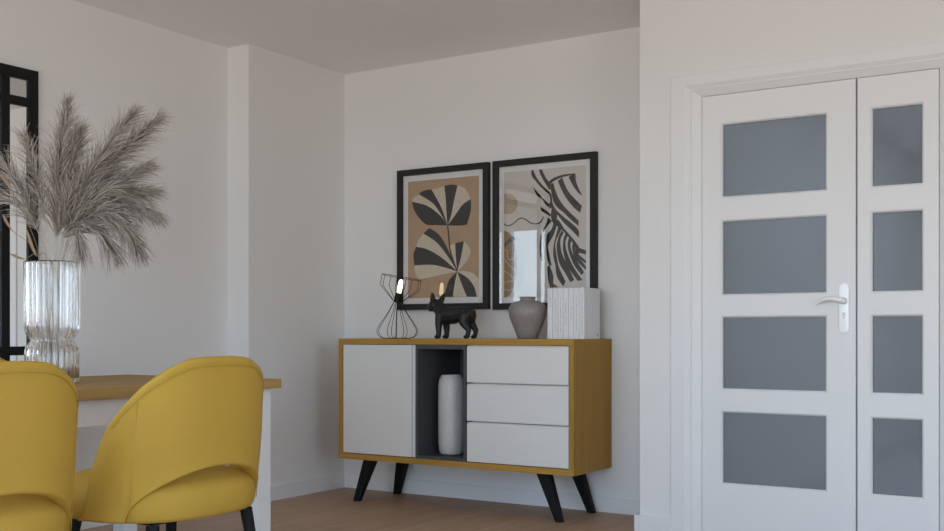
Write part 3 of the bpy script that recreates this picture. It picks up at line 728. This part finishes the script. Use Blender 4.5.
def make_chair():
    t = thing('dining_chair', '', 'chair')
    TH = 0.036
    bm = bmesh.new(); N = 180; rows = []; PHI = even_phis(N)
    for i in range(N + 1):
        ph = PHI[i]
        zt, zb = top_z(ph), arch(ph)
        H = max(zt - zb, 0.004); rt = min(TH / 2, H * 0.3)
        sec = []
        for k in range(7): sec.append((0.004 * (1 - math.sin(math.pi * min(k, 6) / 6)) , zb + rt * 0.6 + (H - rt * 1.6) * k / 6))
        for k in range(1, 6):
            a = math.pi * k / 6; sec.append((TH / 2 - TH / 2 * math.cos(a), zt - rt + rt * math.sin(a)))
        for k in range(7): sec.append((TH, zt - rt - (H - rt * 1.6) * k / 6))
        for k in range(1, 6):
            a = math.pi * k / 6; sec.append((TH / 2 + TH / 2 * math.cos(a), zb + rt * 0.6 - rt * 0.6 * math.sin(a)))
        rows.append([bm.verts.new(plan(ph, o_, z)) for o_, z in sec])
    n = len(rows[0])
    for i in range(N):
        for k in range(n):
            bm.faces.new((rows[i][k], rows[i][(k + 1) % n], rows[i + 1][(k + 1) % n], rows[i + 1][k]))
    bm.faces.new(rows[0]); bm.faces.new(rows[-1][::-1])
    back = obj('backrest', bm, M['yellow'], t, smooth='all')
    bm = bmesh.new(); P = []
    for i in range(61):
        ph = R(-64) + R(128) * i / 60
        P.append(plan(ph, 0.0012, top_z(ph) - 0.026))
    tube(bm, P, 0.0013, 6)
    for s in (-1, 1):
        P = []
        for k in range(15):
            z = 0.425 + (top_z(R(52)) - 0.028 - 0.425) * k / 14
            P.append(plan(s * R(56 - 5 * k / 14), 0.0012, z))
        tube(bm, P, 0.0012, 6)
    obj('seam', bm, M['yellow_seam'], back, smooth='all')
    # seat cushion: rounded plan, domed top, full rounded edge
    bm = bmesh.new(); NP = 72
    def ring(sc, z):
        out = []
        for k in range(NP):
            a = 2 * math.pi * k / NP
            ca, sa = math.cos(a), math.sin(a)
            A = 0.257 if ca > 0 else 0.275
            r = 1.0 / ((abs(ca) / A) ** 2.6 + (abs(sa) / 0.268) ** 2.6) ** (1 / 2.6)
            out.append(bm.verts.new((r * ca * sc, r * sa * sc, z)))
        return out
    rs = [ring(0.90, 0.408), ring(0.965, 0.411), ring(0.99, 0.422), ring(1.0, 0.445), ring(1.0, 0.465), ring(0.985, 0.487), ring(0.95, 0.502), ring(0.88, 0.511), ring(0.72, 0.526), ring(0.5, 0.540), ring(0.2, 0.546)]
    for a, b in zip(rs, rs[1:]):
        for k in range(NP): bm.faces.new((a[k], a[(k + 1) % NP], b[(k + 1) % NP], b[k]))
    bm.faces.new(rs[0][::-1]); bm.faces.new(rs[-1])
    obj('seat', bm, M['yellow'], t, smooth='all')
    obj('seat_frame', bx(-0.17, 0.17, -0.17, 0.17, 0.398, 0.409), M['black_wood'], t)
    for a in (-1, 1):
        for b in (-1, 1):
            bm = bmesh.new()
            tube(bm, [(a * 0.185 if a > 0 else -0.135, b * 0.18, 0.402), (a * 0.235 if a > 0 else -0.20, b * 0.225, 0.0)], [0.0185, 0.0115], 16)
            obj('leg', bm, M['black_wood'], t, smooth=True)
    return t
ch = make_chair()
ch.location = (-2.51, 2.23, 0); ch['group'] = 'yellow dining chairs around the table'
ch['label'] = 'yellow upholstered dining chair by the right end of the table, back fully seen'
c2 = copy_tree(ch); c2.location = (-2.51, 1.555, 0)
c2['label'] = 'yellow upholstered dining chair cut by the left edge of the photo, before the vase'
c3 = copy_tree(ch); c3.location = (-3.86, 2.618, 0); c3.rotation_euler = (0, 0, math.pi)
c3['label'] = 'yellow upholstered dining chair across the table, only a sliver of back showing'

# ------------------------------------------------------------------ ribbed glass vase with pampas grass
VX, VY = -3.357, 2.497
vz = TZ
bm = bmesh.new()
w = 1.0
pr = [(0, 0.0), (0.080, 0.0, 0), (0.090, 0.002, .5), (0.095, 0.006, w), (0.097, 0.014, w), (0.0975, 0.02, w), (0.098, 0.06, w), (0.098, 0.108, w), (0.094, 0.130, w), (0.082, 0.146, .6), (0.077, 0.154, .5), (0.082, 0.163, .6), (0.095, 0.180, w), (0.0995, 0.205, w), (0.100, 0.28, w), (0.1005, 0.36, w), (0.1012, 0.429, w), (0.1014, 0.434, w), (0.0995, 0.437, w),
      (0.0947, 0.434, .6), (0.0945, 0.429, .6), (0.094, 0.36, .6), (0.0935, 0.28, .6), (0.093, 0.21, .6), (0.0885, 0.185, .5), (0.076, 0.166, .3), (0.071, 0.154, .2), (0.076, 0.143, .3), (0.088, 0.126, .5), (0.092, 0.106, .6), (0.092, 0.05, .6), (0.088, 0.02, .4), (0, 0.012)]
lathe(bm, pr, 240, rib=0.0085, ribs=26)
gv = obj('ribbed_glass_vase', bm, M['glass'], smooth='all')
gv.location = (VX, VY, vz); gv.scale = (0.92, 0.92, 1); tag(gv, 'clear ribbed glass vase with pinched waist on the dining table', 'vase')

RT = Vector((0.846, 0.533, 0)); FWD = Vector((-0.533, 0.846, 0)); UP = Vector((0, 0, 1))
MOUTH = Vector((VX, VY, vz + 0.437))
def at(r, z, f): return RT * r + UP * z + FWD * f
def plume_stem(label, tip, mid, rng, dens=1.0, start=0.30, width=0.145, grp='pampas stems in the glass vase'):
    """tip and mid are offsets (right, up, depth) from the vase mouth in metres"""
    foot = Vector((VX, VY, vz + 0.03)) + at(-mid[0] * 0.25, 0, -mid[2] * 0.25)
    t = thing('pampas_stem', label, 'dried grass', foot, 0, grp)
    L = lambda p: Vector(p) - foot
    neck = MOUTH + at(mid[0] * 0.22, 0.0, mid[2] * 0.22)
    path = curve_pts([L(foot), L(neck), L(MOUTH + at(*mid)), L(MOUTH + at(*tip))], 12)
    n = len(path)
    bm = bmesh.new()
    tube(bm, path, [0.0019 - 0.0013 * i / (n - 1) for i in range(n)], 6)
    obj('stalk', bm, M['stem'], t, smooth='all')
    bm = bmesh.new()
    seg = [(path[i + 1] - path[i]).length for i in range(n - 1)]
    tot = sum(seg); cum = [0]
    for s in seg: cum.append(cum[-1] + s)
    s0 = cum[12] + (tot - cum[12]) * start
    num = int(560 * dens * (tot - s0) / 0.42)
    droop = Vector((0, 0, -1))
    for _ in range(num):
        u = rng.random() ** 0.9
        s = s0 + (tot - s0) * u
        i = max(k for k in range(n - 1) if cum[k] <= s); f = (s - cum[i]) / max(seg[i], 1e-6); f = min(f, 1)
        p = path[i].lerp(path[i + 1], f); d = (path[i + 1] - path[i]).normalized()
        side = d.orthogonal().normalized(); side = Matrix.Rotation(rng.random() * 2 * math.pi, 3, d) @ side
        env = (0.48 + 0.52 * math.sin(math.pi * min(1, (u * 0.80 + 0.20)) ** 0.9)) if u < 0.93 else 0.45
        ln = width * env * rng.uniform(0.6, 1.2)
        ang = R(rng.uniform(16, 50) * (1 - 0.45 * u))
        dr = (d * math.cos(ang) + side * math.sin(ang)).normalized()
        ww = rng.uniform(0.0010, 0.0020)
        across = dr.cross(Vector((rng.uniform(-1, 1), rng.uniform(-1, 1), rng.uniform(-1, 1)))).normalized()
        prev = None; q = p.copy()
        S = 4
        for k in range(S + 1):
            tt = k / S; wd = ww * (1.0 - 0.8 * tt) * (0.6 + 0.9 * math.sin(math.pi * (0.15 + 0.7 * tt)))
            a_, b_ = bm.verts.new(q - across * wd), bm.verts.new(q + across * wd)
            if prev: bm.faces.new((prev[0], prev[1], b_, a_))
            prev = (a_, b_)
            dr = (dr + droop * 0.42 * tt + Vector((rng.uniform(-1, 1), rng.uniform(-1, 1), rng.uniform(-1, 1))) * 0.12).normalized()
            q = q + dr * ln / S
    me = bpy.data.meshes.new('plume'); bm.to_mesh(me); bm.free(); me.materials.append(M['plume'])
    o = bpy.data.objects.new('plume', me); COL.objects.link(o); o.parent = t
    return t
rng = random.Random(5)
PL = [
 ('tallest right-hand pampas plume, its tip reaching furthest right and high over the vase', (0.375, 0.515, 0.02), (0.14, 0.27, 0.01), 1.0, .30),
 ('pampas plume just under the highest right-hand one, ending in a split tip', (0.30, 0.525, -0.03), (0.12, 0.27, -0.02), 1.0, .32),
 ('pampas plume leaning right at mid height of the bunch', (0.33, 0.345, 0.03), (0.13, 0.20, 0.02), 1.1, .32),
 ('pampas plume arching far right with a drooping tip', (0.375, 0.165, 0.0), (0.19, 0.22, 0.0), 1.2, .32),
 ('pampas plume bowed low to the right over open wall', (0.325, 0.035, -0.02), (0.20, 0.17, -0.02), 1.2, .32),
 ('lowest pampas plume hanging right beside the vase rim', (0.24, 0.02, -0.05), (0.15, 0.12, -0.04), 1.0, .32),
 ('short pampas plume drooping forward over the vase rim', (0.13, 0.03, -0.08), (0.10, 0.13, -0.05), 0.8, .32),
 ('upright pampas plume passing in front of the mirror frame edge', (0.055, 0.56, 0.0), (0.02, 0.30, 0.0), 1.0, .22),
 ('pampas plume standing upright beside the mirror frame, a little right', (0.085, 0.475, 0.04), (0.04, 0.26, 0.02), 1.1, .22),
 ('slim pampas plume in front of the mirror pane, leaning slightly left', (-0.09, 0.44, -0.02), (-0.035, 0.22, -0.01), 0.45, .32),
 ('pampas plume reaching to the left edge of the photo', (-0.185, 0.36, 0.02), (-0.08, 0.20, 0.01), 0.6, .32),
 ('low pampas plume drooping left over the vase', (-0.20, 0.22, -0.03), (-0.09, 0.19, -0.02), 0.55, .34),
 ('pampas plume in the dense middle of the bunch, upper', (0.19, 0.34, 0.05), (0.07, 0.20, 0.03), 1.1, .32),
 ('pampas plume in the dense middle of the bunch, lower', (0.24, 0.25, -0.06), (0.10, 0.17, -0.04), 1.1, .32),
 ('pampas plume pushing right between the middle ones, its tip dark against the wall', (0.345, 0.26, 0.06), (0.15, 0.21, 0.03), 1.1, .32),
 ('pampas plume sagging to the lower right in front of the others', (0.30, 0.11, -0.08), (0.16, 0.16, -0.05), 1.1, .30),
 ('short pampas plume at the heart of the bunch above the rim', (0.09, 0.24, -0.05), (0.04, 0.13, -0.03), 1.0, .34),
]
for lab, tip, mid, dn, st_ in PL:
    plume_stem(lab, tip, mid, rng, dn, st_)
# narrow dry leaves
for lab, tip, mid, wd in (('topmost brown dry leaf, pointing up left across the mirror', (-0.172, 0.313, -0.05), (-0.118, 0.232, -0.04), 0.0045),
                          ('small brown dry leaf at mid height in front of the mirror pane', (-0.152, 0.165, -0.06), (-0.122, 0.108, -0.05), 0.004),
                          ('brown dry leaf bending left just above the vase rim', (-0.122, 0.024, -0.07), (-0.078, 0.006, -0.06), 0.004),
                          ('brown dry leaf rising from the vase against the black mirror frame', (-0.068, 0.112, -0.06), (-0.038, 0.02, -0.05), 0.005)):
    foot = Vector((VX, VY, vz + 0.05))
    P = curve_pts([Vector((0, 0, 0)), MOUTH + at(mid[0] * .3, 0, mid[2] * .3) - foot, MOUTH + at(*mid) - foot, MOUTH + at(*tip) - foot], 10)
    bm = bmesh.new(); prev = None; n = len(P)
    for i, p in enumerate(P):
        t_ = i / (n - 1); ww = 0.0009 + (wd * math.sin(math.pi * (t_ - 0.64) / 0.36) if t_ > 0.64 else 0.0)
        d = (P[min(i + 1, n - 1)] - P[max(i - 1, 0)]).normalized(); s = d.cross(FWD).normalized()
        row = [bm.verts.new(p - s * ww), bm.verts.new(p + FWD * ww * 0.5), bm.verts.new(p + s * ww)]
        if prev:
            for k in range(2): bm.faces.new((prev[k], prev[k + 1], row[k + 1], row[k]))
        prev = row
    o = obj('dry_leaf', bm, M['leaf'], smooth='all'); o.location = foot
    tag(o, lab, 'dried grass')

# ------------------------------------------------------------------ light
wd = bpy.data.worlds.new('sky'); SC.world = wd; wd.use_nodes = True
nt = wd.node_tree; bg = nt.nodes['Background']
tc = nt.nodes.new('ShaderNodeTexCoord'); sp = nt.nodes.new('ShaderNodeSeparateXYZ'); rp = nt.nodes.new('ShaderNodeValToRGB')
mr = nt.nodes.new('ShaderNodeMapRange'); mr.inputs[1].default_value = -1; mr.inputs[2].default_value = 1
nt.links.new(tc.outputs['Generated'], sp.inputs[0]); nt.links.new(sp.outputs[2], mr.inputs[0]); nt.links.new(mr.outputs[0], rp.inputs[0])
cr = rp.color_ramp
cr.elements[0].position = 0.30; cr.elements[0].color = (0.85, 0.82, 0.80, 1)
cr.elements[1].position = 1.0; cr.elements[1].color = (0.50, 0.82, 1.60, 1)
e = cr.elements.new(0.47); e.color = (0.98, 0.95, 0.92, 1)
e = cr.elements.new(0.50); e.color = (1.24, 1.50, 1.66, 1)
e = cr.elements.new(0.56); e.color = (1.04, 1.36, 1.70, 1)
e = cr.elements.new(0.63); e.color = (0.62, 0.95, 1.48, 1)
nt.links.new(rp.outputs[0], bg.inputs['Color']); bg.inputs['Strength'].default_value = WORLD
for a, b in (W1, W2):
    ld = bpy.data.lights.new('window_portal', 'AREA'); ld.shape = 'RECTANGLE'
    ld.size = b - a - 0.1; ld.size_y = WZ[1] - WZ[0] - 0.12
    ld.cycles.is_portal = True
    lo = bpy.data.objects.new('window_portal', ld); COL.objects.link(lo)
    lo.location = ((a + b) / 2, YR - 0.11, (WZ[0] + WZ[1]) / 2); lo.rotation_euler = (R(90), 0, 0)
ld = bpy.data.lights.new('window_portal', 'AREA'); ld.shape = 'RECTANGLE'  # portal for the added opening in the right wall
ld.size = W3[1] - W3[0] - 0.12; ld.size_y = W3Z[1] - W3Z[0] - 0.12; ld.cycles.is_portal = True
lo = bpy.data.objects.new('window_portal', ld); COL.objects.link(lo)
lo.location = (XR + 0.11, (W3[0] + W3[1]) / 2, (W3Z[0] + W3Z[1]) / 2); lo.rotation_euler = (R(90), 0, R(90))
ld = bpy.data.lights.new('added_hall_fill', 'AREA'); ld.shape = 'RECTANGLE'; ld.size = 0.9; ld.size_y = 4.6; ld.energy = HALL  # unseen fill light added under the hall ceiling to brighten the door panes
ld.color = (0.95, 0.97, 1.0)
lo = bpy.data.objects.new('added_hall_fill', ld); COL.objects.link(lo); lo.location = (-0.55, 7.5, ROOM_H - 0.02)

# ------------------------------------------------------------------ camera
cd = bpy.data.cameras.new('camera'); cam = bpy.data.objects.new('camera', cd); COL.objects.link(cam)
cam.location = (0, 0, CAM_H); cam.rotation_euler = (R(90), 0, R(32.2))
cd.sensor_width = 36; cd.lens = 36 * 1085 / 944; cd.shift_y = (334 - 265.5) / 944
cd.clip_start = 0.02
SC.camera = cam
SC.view_settings.view_transform = 'Standard'; SC.view_settings.look = 'None'
SC.view_settings.gamma = 1; SC.view_settings.use_curve_mapping = False
SC.view_settings.exposure = EXPO
SC.render.engine = 'CYCLES'
SC.cycles.use_denoising = True
SC.cycles.max_bounces = 32; SC.cycles.diffuse_bounces = 8; SC.cycles.glossy_bounces = 12; SC.cycles.transmission_bounces = 28
SC.cycles.transparent_max_bounces = 16
SC.cycles.caustics_reflective = False
